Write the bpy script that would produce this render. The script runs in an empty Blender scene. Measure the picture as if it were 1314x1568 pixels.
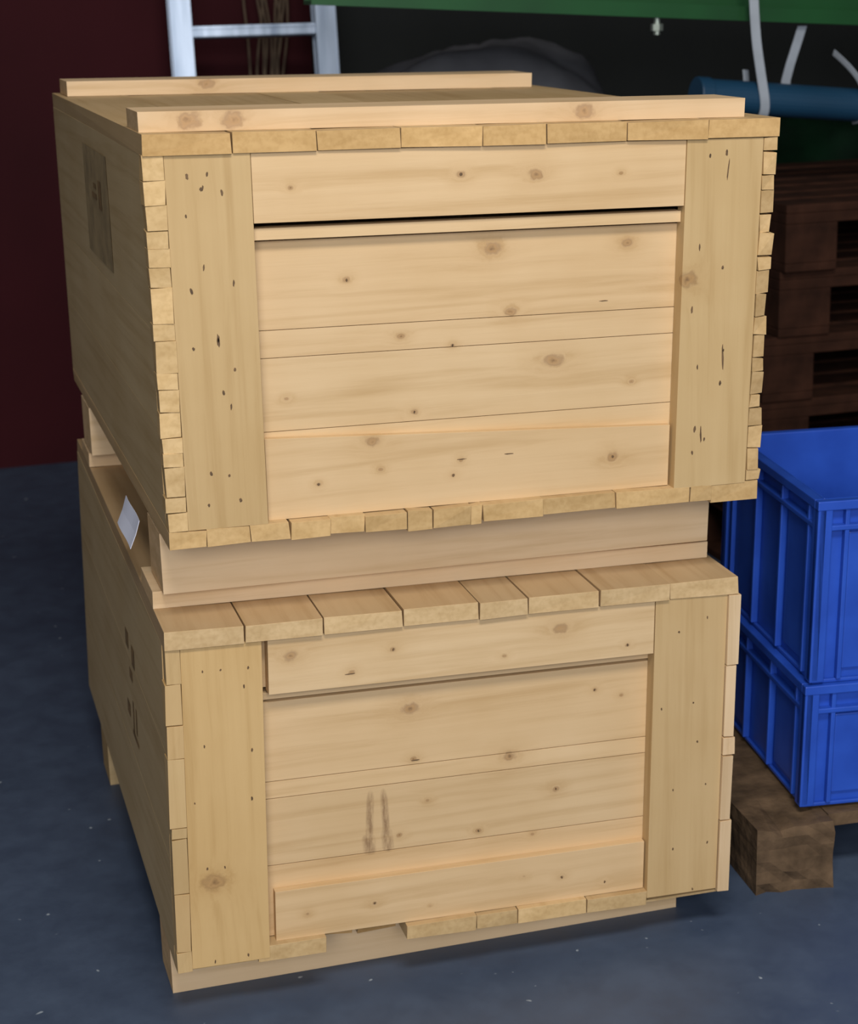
import bpy, bmesh, random
from math import *
from mathutils import Vector, Matrix, Euler, noise as mn
random.seed(7)
sc=bpy.context.scene
try:
    sc.view_settings.view_transform='Standard'; sc.view_settings.look='None'
except Exception: pass

# ------------------------------------------------------------------ helpers
def lin(r,g,b):
    f=lambda c:(c/255/12.92) if c/255<=.04045 else ((c/255+.055)/1.055)**2.4
    return (f(r),f(g),f(b))
def newmat(name):
    m=bpy.data.materials.new(name); m.use_nodes=True
    nt=m.node_tree; return m,nt,nt.nodes['Principled BSDF']
def N(nt,t,**kw):
    n=nt.nodes.new(t)
    for k,v in kw.items(): setattr(n,k,v)
    return n
def ramp(nt,src,stops,interp='LINEAR'):
    r=N(nt,'ShaderNodeValToRGB'); r.color_ramp.interpolation=interp
    e=r.color_ramp.elements
    while len(e)<len(stops): e.new(.5)
    for i,(p,c) in enumerate(stops):
        e[i].position=p; e[i].color=(*c,1) if len(c)==3 else c
    nt.links.new(src,r.inputs[0]); return r
def mixc(nt,fac,a,b,mode='MIX'):
    m=N(nt,'ShaderNodeMix',data_type='RGBA',blend_type=mode)
    for s,v in ((0,fac),(6,a),(7,b)):
        if isinstance(v,bpy.types.NodeSocket): nt.links.new(v,m.inputs[s])
        elif isinstance(v,(int,float)): m.inputs[s].default_value=v
        else: m.inputs[s].default_value=(*v,1)
    return m.outputs[2]
def math_(nt,op,a,b=None,c=None):
    m=N(nt,'ShaderNodeMath',operation=op)
    for i,v in enumerate((a,b,c)):
        if v is None: continue
        if isinstance(v,bpy.types.NodeSocket): nt.links.new(v,m.inputs[i])
        else: m.inputs[i].default_value=v
    return m.outputs[0]
def vmath(nt,op,a,b=None):
    m=N(nt,'ShaderNodeVectorMath',operation=op)
    for i,v in enumerate((a,b)):
        if v is None: continue
        if isinstance(v,bpy.types.NodeSocket): nt.links.new(v,m.inputs[i])
        else: m.inputs[i].default_value=v
    return m.outputs[1] if op in('DISTANCE','LENGTH','DOT_PRODUCT') else m.outputs[0]
def noise(nt,vec,scale,detail=3,rough=.5,dist=0):
    n=N(nt,'ShaderNodeTexNoise'); n.inputs['Scale'].default_value=scale
    n.inputs['Detail'].default_value=detail; n.inputs['Roughness'].default_value=rough
    n.inputs['Distortion'].default_value=dist
    if vec is not None: nt.links.new(vec,n.inputs['Vector'])
    return n.outputs[0]

def wood_mat(name,knots,grain=.115,rough=.62,stains=()):
    """sawn spruce; attributes gs (grain scale), off (board offset), tint (board colour)"""
    m,nt,b=newmat(name); L=nt.links
    pos=N(nt,'ShaderNodeNewGeometry').outputs['Position']
    gs=N(nt,'ShaderNodeAttribute',attribute_name='gs').outputs['Vector']
    off=N(nt,'ShaderNodeAttribute',attribute_name='off').outputs['Vector']
    tint=N(nt,'ShaderNodeAttribute',attribute_name='tint').outputs['Color']
    V=vmath(nt,'ADD',vmath(nt,'MULTIPLY',pos,gs),off)
    wob=noise(nt,pos,110,2)
    P=vmath(nt,'MULTIPLY',pos,(.72,1,1))
    acc=None
    for (c,r) in knots:
        d=vmath(nt,'DISTANCE',P,(c[0]*.72,c[1],c[2]))
        d=math_(nt,'DIVIDE',d,r)
        acc=d if acc is None else math_(nt,'MINIMUM',acc,d)
    acc=math_(nt,'ADD',acc,math_(nt,'MULTIPLY',math_(nt,'SUBTRACT',wob,.5),1.5))
    bend=math_(nt,'DIVIDE',1.6,math_(nt,'ADD',math_(nt,'MULTIPLY',acc,acc),1.0))
    cv=N(nt,'ShaderNodeCombineXYZ')
    for i in range(3): L.new(bend,cv.inputs[i])
    V=vmath(nt,'ADD',V,cv.outputs[0])
    n1=noise(nt,V,1.0,5,.65,.3)
    n2=noise(nt,vmath(nt,'MULTIPLY',V,(.22,.22,.22)),1.0,2,.5,.6)
    n3=noise(nt,pos,6,3)
    wv=math_(nt,'SINE',math_(nt,'MULTIPLY',n2,48))
    g=math_(nt,'ADD',math_(nt,'MULTIPLY',n1,1.0),math_(nt,'MULTIPLY',wv,.07))
    f=ramp(nt,g,[(.25,(1-grain*1.5,1-grain*1.9,1-grain*2.6)),(.5,(1-grain*.35,1-grain*.45,1-grain*.6)),(.72,(1.0,1.0,1.0))])
    col=mixc(nt,1.0,tint,f.outputs[0],'MULTIPLY')
    bl=ramp(nt,n3,[(.3,(.92,.89,.83)),(.7,(1.0,1.0,1.0))])
    col=mixc(nt,1.0,col,bl.outputs[0],'MULTIPLY')
    a4=math_(nt,'DIVIDE',acc,6.0)
    kf=ramp(nt,a4,[(0,(.8,)*3),(.10,(.6,)*3),(.15,(.5,)*3),(.22,(.26,)*3),(.45,(.13,)*3),(1,(0,0,0))])
    kc=ramp(nt,a4,[(0,lin(110,78,48)),(.08,lin(158,118,72)),(.15,lin(122,84,48)),(.24,lin(165,125,72)),(1,lin(185,145,90))])
    col=mixc(nt,kf.outputs[0],col,kc.outputs[0])
    if stains:
        sep=N(nt,'ShaderNodeSeparateXYZ'); L.new(pos,sep.inputs[0]); X,Y,Z=sep.outputs
        sn=noise(nt,vmath(nt,'MULTIPLY',pos,(160,1,40)),1,4,.7)
        tot=None
        for (x0,z0,x1,z1,w) in stains:
            s=(x1-x0)/(z1-z0)
            cx=math_(nt,'ADD',math_(nt,'MULTIPLY',math_(nt,'SUBTRACT',Z,z0),s),x0)
            dx=math_(nt,'DIVIDE',math_(nt,'ABSOLUTE',math_(nt,'SUBTRACT',X,cx)),w)
            dz=math_(nt,'DIVIDE',math_(nt,'ABSOLUTE',math_(nt,'SUBTRACT',Z,(z0+z1)/2)),abs(z1-z0)/2)
            e=math_(nt,'ADD',math_(nt,'POWER',dx,2),math_(nt,'POWER',dz,6))
            v=math_(nt,'MAXIMUM',math_(nt,'SUBTRACT',1.0,e),0.0)
            tot=v if tot is None else math_(nt,'MAXIMUM',tot,v)
        fr=math_(nt,'MULTIPLY',tot,math_(nt,'LESS_THAN',Y,.05))
        fr=math_(nt,'MULTIPLY',fr,ramp(nt,sn,[(.3,(.08,)*3),(.6,(.72,)*3)]).outputs[0])
        col=mixc(nt,fr,col,lin(110,78,52))
    L.new(col,b.inputs['Base Color'])
    b.inputs['Roughness'].default_value=rough
    b.inputs['Specular IOR Level'].default_value=.3
    bp=N(nt,'ShaderNodeBump'); bp.inputs['Strength'].default_value=.2; bp.inputs['Distance'].default_value=.002
    L.new(n1,bp.inputs['Height']); L.new(bp.outputs[0],b.inputs['Normal'])
    return m
def endgrain_mat():
    m,nt,b=newmat('spruce_end_grain'); L=nt.links
    pos=N(nt,'ShaderNodeNewGeometry').outputs['Position']
    off=N(nt,'ShaderNodeAttribute',attribute_name='off').outputs['Vector']
    tint=N(nt,'ShaderNodeAttribute',attribute_name='tint').outputs['Color']
    n0=noise(nt,vmath(nt,'ADD',vmath(nt,'MULTIPLY',pos,(26,26,60)),off),1,2,.5,.4)
    n=noise(nt,pos,170,2)
    col=mixc(nt,1.0,tint,ramp(nt,n0,[(.3,(.88,.84,.77)),(.65,(1.04,1.03,1.02))]).outputs[0],'MULTIPLY')
    col=mixc(nt,1.0,col,ramp(nt,n,[(.3,(.9,.88,.84)),(.6,(1,1,1))]).outputs[0],'MULTIPLY')
    L.new(col,b.inputs['Base Color']); b.inputs['Roughness'].default_value=.85
    b.inputs['Specular IOR Level'].default_value=.2
    return m
def plain(name,c,rough=.5,metal=0,var=.15,scale=12,spec=.5,bump=0):
    m,nt,b=newmat(name)
    co=N(nt,'ShaderNodeTexCoord').outputs['Object']
    n=noise(nt,co,scale,4)
    r=ramp(nt,n,[(.3,tuple(x*(1-var) for x in c)),(.7,tuple(min(1,x*(1+var)) for x in c))])
    nt.links.new(r.outputs[0],b.inputs['Base Color'])
    b.inputs['Roughness'].default_value=rough; b.inputs['Metallic'].default_value=metal
    b.inputs['Specular IOR Level'].default_value=spec
    if bump:
        bp=N(nt,'ShaderNodeBump'); bp.inputs['Strength'].default_value=bump; bp.inputs['Distance'].default_value=.01
        nt.links.new(n,bp.inputs['Height']); nt.links.new(bp.outputs[0],b.inputs['Normal'])
    return m

class MB:
    """mesh builder with per-face attributes"""
    def __init__(s,T=None):
        s.v=[];s.f=[];s.mi=[];s.gs=[];s.off=[];s.tint=[];s.T=T or (lambda p:p)
    def face(s,idx,mi,gs,off,tint):
        s.f.append(idx);s.mi.append(mi);s.gs.append(gs);s.off.append(off);s.tint.append(tint)
    def box(s,x0,x1,y0,y1,z0,z1,d=0,tint=(.7,.5,.3),side=0,end=1,jit=0,T=None,dz=None,etint=None,var=.06):
        T=T or s.T; b=len(s.v)
        k=1+random.uniform(-var,var); kk=random.uniform(-.02,.02)
        t=(tint[0]*k,tint[1]*(k+kk),tint[2]*(k+2*kk))
        et=tuple(q*k for q in (etint or tuple(a*c for a,c in zip(tint,(.94,.88,.78)))))
        off=(random.uniform(0,9),random.uniform(0,9),random.uniform(0,9))
        gs=[55,55,55]; gs[d]=2.2
        for z in (z0,z1):
            for y in (y0,y1):
                for x in (x0,x1):
                    q=[x+random.uniform(-jit,jit),y+random.uniform(-jit,jit),z+random.uniform(-jit,jit)]
                    if dz and z==z1 and x==x1: q[2]+=dz
                    s.v.append(T(q))
        F=[((0,2,3,1),2),((4,5,7,6),2),((0,1,5,4),1),((2,6,7,3),1),((0,4,6,2),0),((1,3,7,5),0)]
        for f,a in F:
            e=(a==d)
            s.face([b+i for i in f],end if e else side,gs,off,et if e else t)
    def disc(s,c,rx,rz,mi,n=10,th=.0007,tint=(.1,.06,.03)):
        b=len(s.v)
        sh=random.uniform(-.35,.35)
        rr=[random.uniform(.7,1.15) for _ in range(n)]
        for y in (c[1]-th,c[1]+.0005):
            for i in range(n):
                a=2*pi*i/n; dz_=rz*sin(a)*rr[i]
                s.v.append((c[0]+rx*cos(a)*rr[i]+sh*dz_*.4,y,c[2]+dz_))
        s.face([b+i for i in range(n)],mi,(9,9,9),(0,0,0),tint)
        for i in range(n):
            j=(i+1)%n; s.face([b+i,b+n+i,b+n+j,b+j],mi,(9,9,9),(0,0,0),tint)
    def build(s,name,mats,bevel=0):
        me=bpy.data.meshes.new(name); me.from_pydata([tuple(v) for v in s.v],[],s.f)
        for m in mats: me.materials.append(m)
        for p,i in zip(me.polygons,s.mi): p.material_index=i
        bm=bmesh.new();bm.from_mesh(me);bmesh.ops.recalc_face_normals(bm,faces=bm.faces);bm.to_mesh(me);bm.free()
        me.attributes.new('gs','FLOAT_VECTOR','FACE');me.attributes.new('off','FLOAT_VECTOR','FACE');me.attributes.new('tint','FLOAT_COLOR','FACE')
        me.attributes['gs'].data.foreach_set('vector',[c for g in s.gs for c in g])
        me.attributes['off'].data.foreach_set('vector',[c for g in s.off for c in g])
        me.attributes['tint'].data.foreach_set('color',[c for g in s.tint for c in (*g,1)])
        me.update()
        ob=bpy.data.objects.new(name,me); sc.collection.objects.link(ob)
        if bevel:
            md=ob.modifiers.new('bevel','BEVEL');md.width=bevel;md.segments=1;md.limit_method='ANGLE';md.angle_limit=radians(50)
        return ob
def trilinear(C,W,D,H):
    C=[Vector(c) for c in C]
    bbr=C[1]+C[4]-C[0]; btr=C[3]+C[5]-C[2]
    def T(p):
        u,v,w=p[0]/W,p[1]/D,p[2]/H
        f=(C[0]*(1-u)+C[1]*u)*(1-w)+(C[2]*(1-u)+C[3]*u)*w
        b=(C[4]*(1-u)+bbr*u)*(1-w)+(C[5]*(1-u)+btr*u)*w
        return f*(1-v)+b*v
    return T

# ------------------------------------------------------------------ wood colours
PAN=(.665,.475,.270); POST=(.555,.388,.192); SIDE=(.58,.43,.235); LID=(.56,.395,.21); BAT=(.72,.53,.33)
END=(.58,.38,.17)
endm=endgrain_mat()
nail=plain('nail_hole_dark',(.12,.07,.032),.7,0,.4,90)
stain=plain('ink_mark',lin(126,98,60),.8,0,.3,60)
label=plain('faded_grey_stencil',lin(152,130,92),.8,0,.25,30)

# ------------------------------------------------------------------ upper crate
W,D,H=.786,.955,.492
TU=trilinear([(.025,-.018,.654),(.802,-.018,.642),(.023,-.018,1.146),(.819,-.018,1.130),(.010,.937,.677),(.012,.937,1.148)],W,D,H)
SHU=.009; SHL=.013
def kn(T,lst,sh):
    o=[]
    for x,y,z,r in lst:
        if y==22: x+=(x+250)*22/2150; z-=sh*1000
        o.append((T((x/1000,y/1000,z/1000)),r/1000))
    return o
KU=kn(TU,[(169,2,427,2),(375,2,436,3.5),(469,2,432,5.5),(579,2,430,2),(232,22,321,2.6),(413,22,350,7),(590,22,350,4.5),(438,22,271,4.5),
 (298,22,248,3.2),(363,22,233,2),(495,22,206,7.5),(600,22,171,2),(313,22,152,3.2),(153,22,180,2),(262,12,112,5),(191,12,63,2),(271,12,75,2),
 (366,12,60,2),(376,12,78,2),(582,12,67,5),(671,0,294,9),(60,30,505,9),(110,30,505,9),(540,30,505,8),(225,825,508,7)],SHU)
wu=wood_mat('spruce_boards_upper',KU)
b=MB(TU)
xs=[0,.102,.201,.301,.401,.481,.583,.690,.786]
for a,c in zip(xs,xs[1:]): b.box(a+.0006,c-.0006,-.003+random.uniform(-.001,.001),D,.469,.492,1,LID,etint=END,jit=.0009,var=.1)
for a,c in ((.022,.145),(.145,.265),(.265,.469)):
    b.box(0,.022,.021,D,a+.0002,c-.0002,1,SIDE,var=.03); b.box(W-.020,W,.021,D,a,c,1,SIDE)
    b.box(.022,W-.022,D-.022,D-.001,a,c,0,SIDE)
ys=[240,277,313,350,377,405,435,490,515,565,590,625,665,690,712,760,785,815]
zs=[.469-(y-240)/575*.447 for y in ys]
for z1,z0 in zip(zs,zs[1:]):
    b.box(random.uniform(-.002,.001),.0235,-.001,.021,z0+.0004,z1-.0004,1,POST,etint=(.62,.44,.225),jit=.0009,var=.1)
z=.469
while z>.03:
    h=random.choice((.018,.024,.03)); z0=max(.022,z-h)
    b.box(.767,.785+random.uniform(-.005,.002),-.001,.021,z0+.0005,z-.0005,1,POST,etint=(.52,.36,.18),jit=.0012,var=.15); z=z0
b.box(.024,.123,0,.0215,.022,.4685,2,POST)
b.box(.664,.766,0,.0215,.020,.4685,2,POST)
b.box(.124,.6635,.002,.021,.387,.4685,0,PAN)
b.box(.124,.6635,.010,.030,.3660,.3800,0,PAN)
for a,c in ((.022,.131),(.131,.231-SHU),(.231-SHU,.265-SHU),(.265-SHU,.3635),(.389,.468)):
    b.box(.023,W-.022,.0222,.042,a+.0004,c-.0004,0,PAN,var=.03)
b.box(.126,.661,.013,.0220,.022,.125,0,PAN,dz=-.022,var=.02)
xb=[0,.046,.1,.15,.201,.246,.301,.335,.385,.4,.482,.583,.687,.719,.786]
for a,c in zip(xb,xb[1:]):
    dp=-.004 if (.3<=a<.4 or a>.7) else 0
    b.box(a+.0006,c-.0006,random.uniform(-.002,.002),D,0+dp,.0215,1,LID,etint=(.56,.38,.18),jit=.0012,var=.1)
b.box(.002,.752,.028,.118,.4925,.516,0,BAT)
b.box(.010,.760,D-.13,D-.03,.4925,.516,0,BAT)
for y in (.083,D-.19):
    b.box(0,.757,y,y+.095,-.085,-.0045,0,BAT)
for x,z in ((49,444),(72,446),(64,429),(88,424),(45,399),(62,339),(46,312),(96,319),(74,252),(44,244),(92,216),(77,189),(85,171),(56,91),(78,87),(51,52),(90,55),(695,448),(717,451),(686,334),(719,307),(679,255),(725,200),(690,180),(723,157),(690,98),(704,84),(688,67),(66,430)):
    b.disc(TU((x/1000,0,z/1000)),random.uniform(.0011,.0020),random.uniform(.0018,.0050),2)
P22=lambda T,x,z,sh: T((x/1000+(x/1000+.25)*.022/2.15,.0222,z/1000-sh))
for x,z in ((375,436),): b.disc(TU((x/1000,.002,z/1000)),.0022,.0022,2)
for x,z in ((232,321),(363,233),(313,152)): b.disc(P22(TU,x,z,SHU),.0014,.0018,2)
for x,z in ((191,63),(366,60),(582,67)): b.disc(TU((x/1000,.013,z/1000)),.0018,.002,2)
for x,z in ((376,80),(440,82)): b.disc(TU((x/1000,.013,z/1000)),.007,.0007,2)
b.disc(P22(TU,560,278,SHU),.006,.0007,2)
b.disc(TU((.725,0,.19)),.0012,.020,2); b.disc(TU((.699,0,.09)),.0012,.012,2); b.disc(TU((.72,0,.43)),.0009,.014,2)
b.disc(TU((.074,0,.252)),.0018,.008,2)
def sidepatch(b,T,y0,y1,z0,z1,mi,x=-.0006,tint=(.3,.3,.2)):
    n=len(b.v)
    for y,z_ in ((y0,z0),(y1,z0),(y1,z1),(y0,z1)): b.v.append(T((x,y,z_)))
    b.face([n,n+1,n+2,n+3],mi,(9,9,9),(0,0,0),tint)
sidepatch(b,TU,.33,.58,.285,.44,3)
for y0,y1,z0,z1 in ((.40,.43,.36,.40),(.45,.50,.37,.378),(.45,.48,.385,.392)): sidepatch(b,TU,y0,y1,z0,z1,4,x=-.0012)
b.build('wooden_crate',[wu,endm,nail,label,stain],.0010)

# ------------------------------------------------------------------ lower crate
W,D,H=.780,.966,.470
TL=trilinear([(0,0,.075),(.776,0,.057),(.012,0,.545),(.786,0,.527),(-.004,.966,.118),(.009,.966,.569)],W,D,H)
KL=kn(TL,[(160,2,421,5.5),(295,2,416,2.6),(240,2,391,2.6),(525,2,421,6),(621,2,388,2),(446,2,391,2),(318,22,336,7),(456,22,251,6),(322,22,264,2.6),
 (522,22,195,3.5),(341,22,202,2),(412,22,148,2.6),(302,22,157,2.6),(489,22,132,2),(575,22,333,2),(614,22,321,2),(269,12,56,2.6),(347,12,40,2),(536,12,55,2.6),(481,12,64,2),(177,12,54,2),(600,12,39,2),
 (52,0,124,10)],SHL)
def st4(x0,z0,x1,z1,w):
    a=P22(TL,x0,z0,SHL); c=P22(TL,x1,z1,SHL); return (a[0],a[2],c[0],c[2],w)
wl=wood_mat('spruce_boards_lower',KL,stains=[st4(263,228,260,135,.006),st4(280,228,286,135,.006),st4(259,165,262,133,.010),st4(284,170,287,134,.009)])
b=MB(TL)
xs=[0,.102,.203,.307,.409,.477,.578,.679,.780]
for a,c in zip(xs,xs[1:]): b.box(a+.0009,c-.0009,-.004+random.uniform(-.002,.002),D,.447,.470,1,(.55,.385,.215),etint=(.61,.44,.24),jit=.0012,var=.06)
for a,c in ((0,.150),(.150,.300),(.300,.447)):
    b.box(0,.020,.021,D,a+.0002,c-.0002,1,SIDE,var=.03); b.box(W-.016,W-.001,.021,D,a,c,1,SIDE)
    b.box(.022,W-.022,D-.022,D-.001,a,c,0,SIDE)
for z0,z1 in ((0,.03),(.03,.113),(.113,.19),(.19,.205),(.205,.30),(.30,.345),(.345,.40),(.40,.446)):
    b.box(random.uniform(-.002,.001),.0195,-.001,.021,z0+.0005,z1-.0005,2,POST,jit=.0007,var=.08)
for z0,z1 in ((0.005,.115),(.115,.212),(.212,.24),(.24,.345),(.345,.446)):
    b.box(.7655,.781+random.uniform(-.001,.003),-.004,.021,z0+.0008,z1-.0008,2,BAT,jit=.0007,var=.08)
b.box(.020,.123,0,.0215,.004,.4465,2,(.585,.40,.185))
b.box(.660,.765,0,.0215,.010,.4465,2,(.55,.385,.195))
b.box(.131,.659,.001,.021,.372,.4465,0,PAN)
for a,c in ((.022,.124),(.124,.232-SHL),(.232-SHL,.256-SHL),(.256-SHL,.354),(.3565,.367),(.374,.446)):
    b.box(.021,W-.022,.0222,.042,a+.0005,c-.0005,0,PAN,var=.04)
b.box(.134,.658,.010,.0220,.021,.092,0,PAN,var=.02)
for a,c in ((0,.107),(.107,.2),(.31,.41),(.41,.47),(.47,.57),(.57,.66),(.66,.78)):
    b.box(a+.0008,c-.0008,random.uniform(0,.003)+(.004 if a<.05 or a>.65 else 0),D,.0,.0205 if .1<a<.65 else .0035,1,LID,etint=(.58,.41,.21),jit=.0009,var=.12)
for a,c in ((.2,.25),(.25,.31)): b.box(a+.004,c-.004,.04,D,0,.016,1,LID,etint=(.42,.26,.11),jit=.003)
b.box(0,.772,.083,.185,.4705,.4935,0,BAT)
b.box(0,.772,D-.19,D-.09,.4705,.4935,0,BAT)
sk=lambda p:Vector((p[0],p[1],p[2]*(1-.16*p[0])))
b.box(.002,.738,.082,.175,.0,.074,0,BAT,T=sk)
b.box(.004,.738,.790,.885,.0,.108,0,SIDE,T=sk)
for x,z in ((47,413),(70,413),(105,412),(99,388),(46,313),(107,301),(31,237),(105,234),(44,144),(67,143),(50,10),(94,13),(695,399),(736,416),(673,291),(720,295),(743,172),(694,169),(728,237),(697,80),(749,83),(729,14)):
    b.disc(TL((x/1000,0,z/1000)),random.uniform(.0009,.0015),random.uniform(.0012,.0030),2)
for x,z in ((522,195),(412,148),(575,333)): b.disc(P22(TL,x,z,SHL),.0014,.0018,2)
for x,z in ((295,416),(621,388)): b.disc(TL((x/1000,.001,z/1000)),.0016,.002,2)
for x,z in ((269,56),(536,55),(600,39)): b.disc(TL((x/1000,.010,z/1000)),.0016,.002,2)
b.disc(TL((.238,.001,.389)),.007,.0007,2); b.disc(P22(TL,325,262,SHL),.006,.0008,2)
for y0,y1,z0,z1 in ((.30,.33,.30,.33),(.36,.39,.31,.335),(.33,.36,.27,.285),(.30,.31,.20,.24),(.33,.34,.19,.24),(.29,.35,.185,.192),(.37,.40,.20,.22)):
    sidepatch(b,TL,y0,y1,z0,z1,3)
b.build('wooden_crate.001',[wl,endm,nail,stain],.0010)

# document sheet tucked between the crates
m,nt,bs=newmat('paper'); bs.inputs['Base Color'].default_value=(.78,.82,.98,1); bs.inputs['Roughness'].default_value=.6
pm=MB()
g=6
for i in range(g+1):
    for j,(px_,pz_) in enumerate(((.010,.6465),(.004,.628),(-.004,.610))):
        y=.15+.13*i/g
        pm.v.append((px_+.0008*sin(i),y,pz_))
for i in range(g):
    for j in range(2):
        a=i*3+j; pm.face([a,a+3,a+4,a+1],0,(1,1,1),(0,0,0),(1,1,1))
po=pm.build('paper_sheet',[m]); sm=po.modifiers.new('s','SOLIDIFY'); sm.thickness=.0006

# ------------------------------------------------------------------ generic part builder
def rbox(bm,x0,x1,y0,y1,z0,z1,M=None,bev=0):
    r=bmesh.ops.create_cube(bm,size=1)
    vs=r['verts']
    for v in vs: v.co=Vector(((x0+x1)/2+v.co.x*(x1-x0),(y0+y1)/2+v.co.y*(y1-y0),(z0+z1)/2+v.co.z*(z1-z0)))
    if bev:
        es=list({e for v in vs for e in v.link_edges})
        r2=bmesh.ops.bevel(bm,geom=es,offset=bev,segments=2,affect='EDGES',profile=.5)
        vs=list({v for f in r2['faces'] for v in f.verts})
    if M:
        for v in vs: v.co=M@v.co
    return vs
def tube(bm,p0,p1,r,n=14,caps=True):
    p0,p1=Vector(p0),Vector(p1); d=p1-p0
    M=Matrix.Translation((p0+p1)/2)@d.to_track_quat('Z','Y').to_matrix().to_4x4()
    bmesh.ops.create_cone(bm,cap_ends=caps,segments=n,radius1=r,radius2=r,depth=d.length,matrix=M)
def finish(bm,name,mat,smooth=False,loc=(0,0,0),rot=(0,0,0),parent=None,bevel=0):
    me=bpy.data.meshes.new(name); bmesh.ops.recalc_face_normals(bm,faces=bm.faces); bm.to_mesh(me); bm.free()
    for q in (mat if isinstance(mat,list) else [mat]): me.materials.append(q)
    ob=bpy.data.objects.new(name,me); sc.collection.objects.link(ob); ob.location=loc; ob.rotation_euler=rot
    if smooth:
        for p in me.polygons: p.use_smooth=True
    if parent: ob.parent=parent
    if bevel:
        md=ob.modifiers.new('bevel','BEVEL');md.width=bevel;md.segments=2;md.limit_method='ANGLE'
    return ob

# ------------------------------------------------------------------ blue plastic stacking boxes
bluem,nt,bb=newmat('blue_polypropylene')
n=noise(nt,N(nt,'ShaderNodeTexCoord').outputs['Object'],14,3)
nt.links.new(ramp(nt,n,[(.3,(.014,.062,.40)),(.7,(.022,.090,.52))]).outputs[0],bb.inputs['Base Color'])
bb.inputs['Roughness'].default_value=.38
def plastic_box(name,loc,yaw,hh):
    bm=bmesh.new(); X,Y=.60,.42; t=.003; i=.014
    rbox(bm,i,X-i,i,i+t,.0,hh); rbox(bm,i,X-i,Y-i-t,Y-i,.0,hh)
    rbox(bm,i,i+t,i+t,Y-i-t,.0,hh); rbox(bm,X-i-t,X-i,i+t,Y-i-t,.0,hh)
    rbox(bm,i+t,X-i-t,i+t,Y-i-t,.004,.009)
    for z0,z1,o in ((hh-.014,hh,.0),(hh-.045,hh-.037,.002),(.0,.006,.008)):
        rbox(bm,o,X-o,o,i,z0,z1); rbox(bm,o,X-o,Y-i,Y-o,z0,z1); rbox(bm,o,i,i,Y-i,z0,z1); rbox(bm,X-i,X-o,i,Y-i,z0,z1)
    def ribs(L,n):
        return [.0,.042]+[.042+(L-.088)*k/n for k in range(1,n)]+[L-.046,L-.006]
    for x in ribs(X,4):
        for y0,y1 in ((.003,i),(Y-i,Y-.003)): rbox(bm,x+.001,x+.008,y0,y1,.006,hh-.012)
    for y in ribs(Y,3):
        for x0,x1 in ((.003,i),(X-i,X-.003)): rbox(bm,x0,x1,y+.001,y+.008,.006,hh-.012)
    for cx in (.012,X-.012):
        for cy in (.012,Y-.012): rbox(bm,cx-.011,cx+.011,cy-.011,cy+.011,.004,hh-.010)
    for y0,y1 in ((.052,.14),(.28,.37)): rbox(bm,.009,i,y0,y1,.02,hh-.05)
    for x0,x1 in ((.052,.14),(.46,.54)): rbox(bm,x0,x1,.009,i,.02,hh-.05)
    for v in bm.verts: v.co.x+=.02*v.co.z
    return finish(bm,name,bluem,loc=loc,rot=(0,0,yaw),bevel=.002)
yaw=radians(-7)
plastic_box('plastic_stacking_box',(.944,.105,.111),yaw,.195)
plastic_box('plastic_stacking_box.001',(.953,.105,.3065),yaw,.278)

# ------------------------------------------------------------------ pallets
oldwood=plain('old_pallet_wood',lin(92,74,56),.85,0,.4,26,.15,.5); dk=plain('dark_pallet_wood',lin(54,32,22),.85,0,.4,18,.15,.3)
def pallet(name,loc,yaw,X,Y,mat):
    bm=bmesh.new(); bw=.12
    for x in (0,X/2-bw/2,X-bw):
        for y in (0,Y/2-bw/2,Y-bw): rbox(bm,x,x+bw,y,y+bw,.018,.100)
    for x in (0,X/2-bw/2,X-bw): rbox(bm,x,x+bw,0,Y,0,.018)
    for y in (0,Y/2-bw/2,Y-bw): rbox(bm,0,X,y,y+bw,.100,.122) 
    for k in range(7):
        y=(Y-.1)*k/6; rbox(bm,0,X,y,y+.09,.122,.140)
    return finish(bm,name,mat,loc=loc,rot=(0,0,yaw),bevel=.002)
for i in range(6):
    pallet('stacked_pallet'+('' if i==0 else '.%03d'%i),(1.50+random.uniform(-.02,.02),1.33+random.uniform(-.02,.02),.0+i*.1405),radians(random.uniform(-1.5,1.5)),1.2,.8,dk)
bm=bmesh.new()
for x in (0,.34,.68):
    vs=rbox(bm,x,x+.12,0,.6,0,.106)
    r=bmesh.ops.subdivide_edges(bm,edges=list({e for v in vs for e in v.link_edges}),cuts=5,use_grid_fill=True)
for v in bm.verts:
    q=v.co
    k=mn.noise(q*38)*.006+mn.noise(q*14)*.006
    if q.y<.02: q.y+=k*1.6
    if q.z>.1 and q.y<.03: q.z-=abs(k)*2
    if q.x<.01: q.x+=k*.6
for y in (.02,.16,.30,.44): 
    for x0,x1 in ((.121,.339),(.461,.679)): rbox(bm,x0,x1,y,y+.1,.086,.106)
finish(bm,'wooden_pallet',oldwood,loc=(.862,.075,0),rot=(0,0,radians(-3)))

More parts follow.
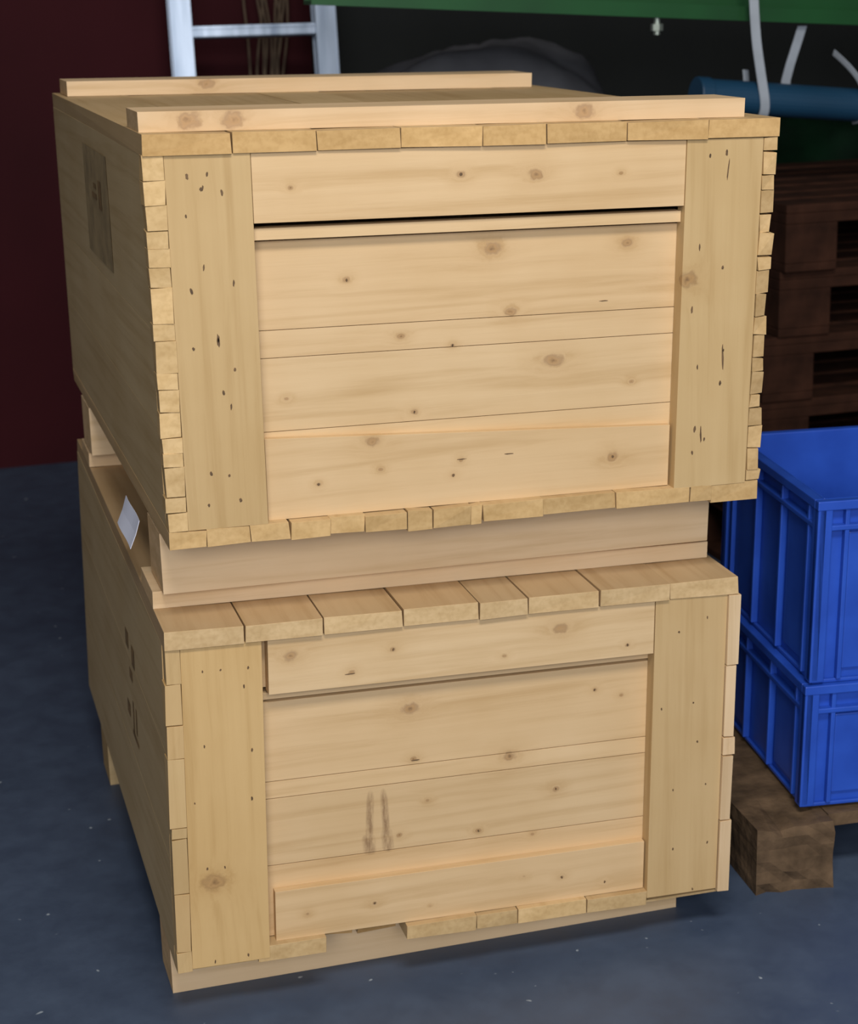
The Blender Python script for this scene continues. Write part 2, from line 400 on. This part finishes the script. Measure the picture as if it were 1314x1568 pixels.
# ------------------------------------------------------------------ room shell
fm,nt,fb=newmat('painted_concrete_floor'); L=nt.links
co=N(nt,'ShaderNodeTexCoord').outputs['Object']
n1=noise(nt,co,1.3,5,.6); n2=noise(nt,co,14,5,.65); n3=noise(nt,co,48,1)
c=ramp(nt,n1,[(.3,lin(58,71,92)),(.7,lin(76,90,112))]).outputs[0]
c=mixc(nt,1,c,ramp(nt,n2,[(.3,(.82,.82,.84)),(.7,(1.08,1.08,1.08))]).outputs[0],'MULTIPLY')
c=mixc(nt,ramp(nt,n3,[(.76,(0,0,0)),(.80,(1,1,1))]).outputs[0],c,lin(150,160,170))
L.new(c,fb.inputs['Base Color'])
L.new(ramp(nt,n2,[(.3,(.42,)*3),(.7,(.62,)*3)]).outputs[0],fb.inputs['Roughness'])
bp=N(nt,'ShaderNodeBump');bp.inputs['Strength'].default_value=.15;bp.inputs['Distance'].default_value=.003
L.new(n2,bp.inputs['Height']);L.new(bp.outputs[0],fb.inputs['Normal'])
def slab(name,x0,x1,y0,y1,z0,z1,mat):
    bm=bmesh.new(); rbox(bm,x0,x1,y0,y1,z0,z1); return finish(bm,name,mat)
slab('floor',-4,4.2,-6,3.3,-.1,0,fm)
dwall=plain('dark_wall_paint',lin(24,28,28),.8,0,.3,3)
maroon=plain('maroon_paint',lin(57,16,22),.75,0,.15,2,.15)
slab('wall_back',-4,.93,3.08,3.3,0,3.6,maroon)
slab('wall_back_right',.93,4.2,3.12,3.3,0,3.6,dwall)
slab('wall_right',4.0,4.2,-6,3.12,0,3.6,dwall)
slab('wall_left',-4.2,-4.0,-6,3.12,0,3.6,plain('grey_wall',lin(90,90,92),.8))
slab('ceiling',-4.2,4.2,-6,3.3,3.6,3.7,plain('grey_ceiling',lin(110,110,110),.9))

# ------------------------------------------------------------------ ladder
alu,nt,ab=newmat('aluminium'); ab.inputs['Metallic'].default_value=.7; ab.inputs['Roughness'].default_value=.42
n=noise(nt,vmath(nt,'MULTIPLY',N(nt,'ShaderNodeTexCoord').outputs['Object'],(40,40,3)),1,4)
nt.links.new(ramp(nt,n,[(.3,(.22,.28,.38)),(.65,(.42,.50,.63))]).outputs[0],ab.inputs['Base Color'])
bm=bmesh.new()
wd=.385
for x in (0,wd):
    rbox(bm,x-.006,x+.006,-.03,.03,0,2.3)
    for y in (-.03,.026):
        rbox(bm,x-.028,x-.006,y,y+.004,0,2.3); rbox(bm,x+.006,x+.028,y,y+.004,0,2.3)
    for xx in (x-.028,x+.025): rbox(bm,xx,xx+.003,-.033,-.022,0,2.3)
for k in range(8):
    z=.06+.28*k
    rbox(bm,.006,wd-.006,-.016,.016,z,z+.03,bev=.004)
    rbox(bm,.006,wd-.006,-.020,-.015,z+.022,z+.03)
for x in (0,wd): rbox(bm,x-.03,x+.03,-.036,.036,-.003,.05)
finish(bm,'aluminium_ladder',alu,loc=(.515,2.66,0.009),rot=(radians(-9),0,radians(-3)))

# cables hanging on the wall
rope=plain('dusty_cable',lin(98,82,66),.9)
cu=bpy.data.curves.new('hanging_cables','CURVE'); cu.dimensions='3D'; cu.bevel_depth=.0035; cu.bevel_resolution=2
for k in range(10):
    sp=cu.splines.new('NURBS'); sp.points.add(5)
    x0=.80+.009*k; 
    P=[(x0+.03,3.05,1.62),(x0-.05+random.uniform(-.05,.05),3.03,1.36),(x0-.02+random.uniform(-.06,.06),3.03,1.2),(x0-.07,3.04,.95+random.uniform(-.1,.1)),(x0+.0,3.04,.7),(x0+.03,3.05,.5)]
    for p,q in zip(sp.points,P): p.co=(*q,1)
    sp.use_endpoint_u=True
cu.materials.append(rope)
o=bpy.data.objects.new('hanging_cables',cu); sc.collection.objects.link(o)

# ------------------------------------------------------------------ green steel beam with bolts
green=plain('green_painted_steel',lin(18,76,32),.5,0,.2,5)
p0=Vector((.60,1.68,1.266)); p1=Vector((2.9,1.68,1.122)); d=p1-p0; Lb=d.length
ang=atan2(-(p1.z-p0.z),(p1.x-p0.x))
bm=bmesh.new()
rbox(bm,0,Lb,0,.008,0,.26); rbox(bm,0,Lb,-.06,.0,0,.008); rbox(bm,0,Lb,-.06,0,.252,.26); rbox(bm,0,Lb,-.064,-.058,0,.03)
for x in (1.6,): tube(bm,(x,-.03,-.03),(x,-.03,.03),.008,10)
rbox(bm,.02,.07,.008,.058,.0,2.33)
rbox(bm,Lb-.06,Lb-.01,.008,.058,-1.13,2.4)
finish(bm,'green_steel_rack',green,loc=p0,rot=(0,ang,0))
bm=bmesh.new(); tube(bm,(0,0,-.03),(0,0,.03),.007,10); tube(bm,(0,0,-.022),(0,0,-.008),.013,6); tube(bm,(0,0,.012),(0,0,.022),.013,6)
finish(bm,'hex_bolt',plain('zinc',lin(150,160,150),.4,.6),loc=(1.362,1.635,1.213))
tb=plain('blue_pvc',lin(24,64,92),.5,0,.1,6)
bm=bmesh.new(); a=Vector((1.44,1.6,1.055)); c=Vector((2.7,1.62,.93))
tube(bm,a,c,.036,28,True)
dd=(c-a).normalized(); tube(bm,a-dd*.002,a+dd*.03,.039,28,True)
finish(bm,'blue_pipe',tb,smooth=False,bevel=.003)
st=plain('white_strap',lin(160,168,178),.6)
def strap(name,pts,w=.009):
    cu=bpy.data.curves.new(name,'CURVE'); cu.dimensions='3D'; cu.extrude=w; cu.bevel_depth=.001
    sp=cu.splines.new('NURBS'); sp.points.add(len(pts)-1)
    for p,q in zip(sp.points,pts): p.co=(*q,1)
    sp.use_endpoint_u=True; sp.order_u=3
    cu.materials.append(st); o=bpy.data.objects.new(name,cu); sc.collection.objects.link(o); return o
strap('lashing_strap',[(1.555,1.575,1.33),(1.560,1.572,1.2),(1.575,1.562,1.09),(1.585,1.556,1.03),(1.585,1.57,1.0),(1.585,1.61,.995),(1.585,1.648,1.04),(1.585,1.66,1.10)])
# flat strap hanging from the beam flange down behind the pipe
bm=bmesh.new()
pts=[(1.712,1.19),(1.704,1.165),(1.694,1.135),(1.684,1.105),(1.676,1.075),(1.672,1.03)]
vs=[[bm.verts.new((x+s*.011,1.645,z)) for s in (-1,1)] for x,z in pts]
for q,r in zip(vs,vs[1:]): bm.faces.new((q[0],q[1],r[1],r[0]))
o=finish(bm,'lashing_strap.001',st); o.modifiers.new('s','SOLIDIFY').thickness=.002
strap('lashing_strap.002',[(1.80,1.66,1.13),(1.815,1.58,1.09),(1.83,1.558,1.03),(1.83,1.575,.985),(1.83,1.62,.98)],.006)

# ------------------------------------------------------------------ dark covered piles
def lump(name,c,r,mat,seed,amp=.12,sq=2.6,base=0):
    bm=bmesh.new(); bmesh.ops.create_uvsphere(bm,u_segments=72,v_segments=40,radius=1)
    for v in bm.verts:
        p=v.co.copy(); m_=(abs(p.x)**sq+abs(p.y)**sq+abs(p.z)**sq)**(1/sq); p/=m_
        k=1+amp*mn.noise(p*1.7+Vector((seed,0,0)))+amp*.35*abs(mn.noise(p*5+Vector((0,seed,0))))
        v.co=Vector((p.x*r[0]*k,p.y*r[1]*k,p.z*r[2]*k))
        v.co.z=max(v.co.z,base-c[2])
    return finish(bm,name,mat,smooth=True,loc=c)
lump('tarp_covered_pile',(1.20,2.385,.53),(.40,.155,.605),plain('grey_tarp',lin(98,99,104),.75,0,.3,6),3.0,amp=.08,sq=3.4,base=0)
lump('green_tarp_bundle',(2.35,2.6,.45),(.5,.3,.50),plain('green_tarp',lin(12,44,24),.4,0,.6,9),8.0,base=0)

# ------------------------------------------------------------------ lights
def area(name,loc,tgt,sx,sy,pw,col):
    l=bpy.data.lights.new(name,'AREA'); l.shape='RECTANGLE'; l.size=sx; l.size_y=sy; l.energy=pw; l.color=col
    o=bpy.data.objects.new(name,l); sc.collection.objects.link(o); o.location=loc
    o.rotation_euler=(Vector(tgt)-Vector(loc)).to_track_quat('-Z','Y').to_euler(); return o
area('daylight_gate',(-1.0,-5.0,2.5),(.4,0,.8),3.4,1.8,170,(1,.975,.94))
area('ceiling_lamp',(.1,-2.1,3.5),(.3,-.6,.7),1.4,.8,110,(1,.955,.89))
w=bpy.data.worlds.new('world'); sc.world=w; w.use_nodes=True
w.node_tree.nodes['Background'].inputs[0].default_value=(.62,.75,1,1); w.node_tree.nodes['Background'].inputs[1].default_value=.7

# ------------------------------------------------------------------ camera
cd=bpy.data.cameras.new('camera'); cam=bpy.data.objects.new('camera',cd); sc.collection.objects.link(cam)
cd.sensor_fit='HORIZONTAL'; cd.sensor_width=36; cd.lens=36*3134.2/1466
cam.location=(-.2565,-2.1356,1.3042); cam.rotation_euler=(1.2894,.0252,-.2865)
cd.dof.use_dof=True; cd.dof.focus_distance=2.3; cd.dof.aperture_fstop=9
sc.camera=cam
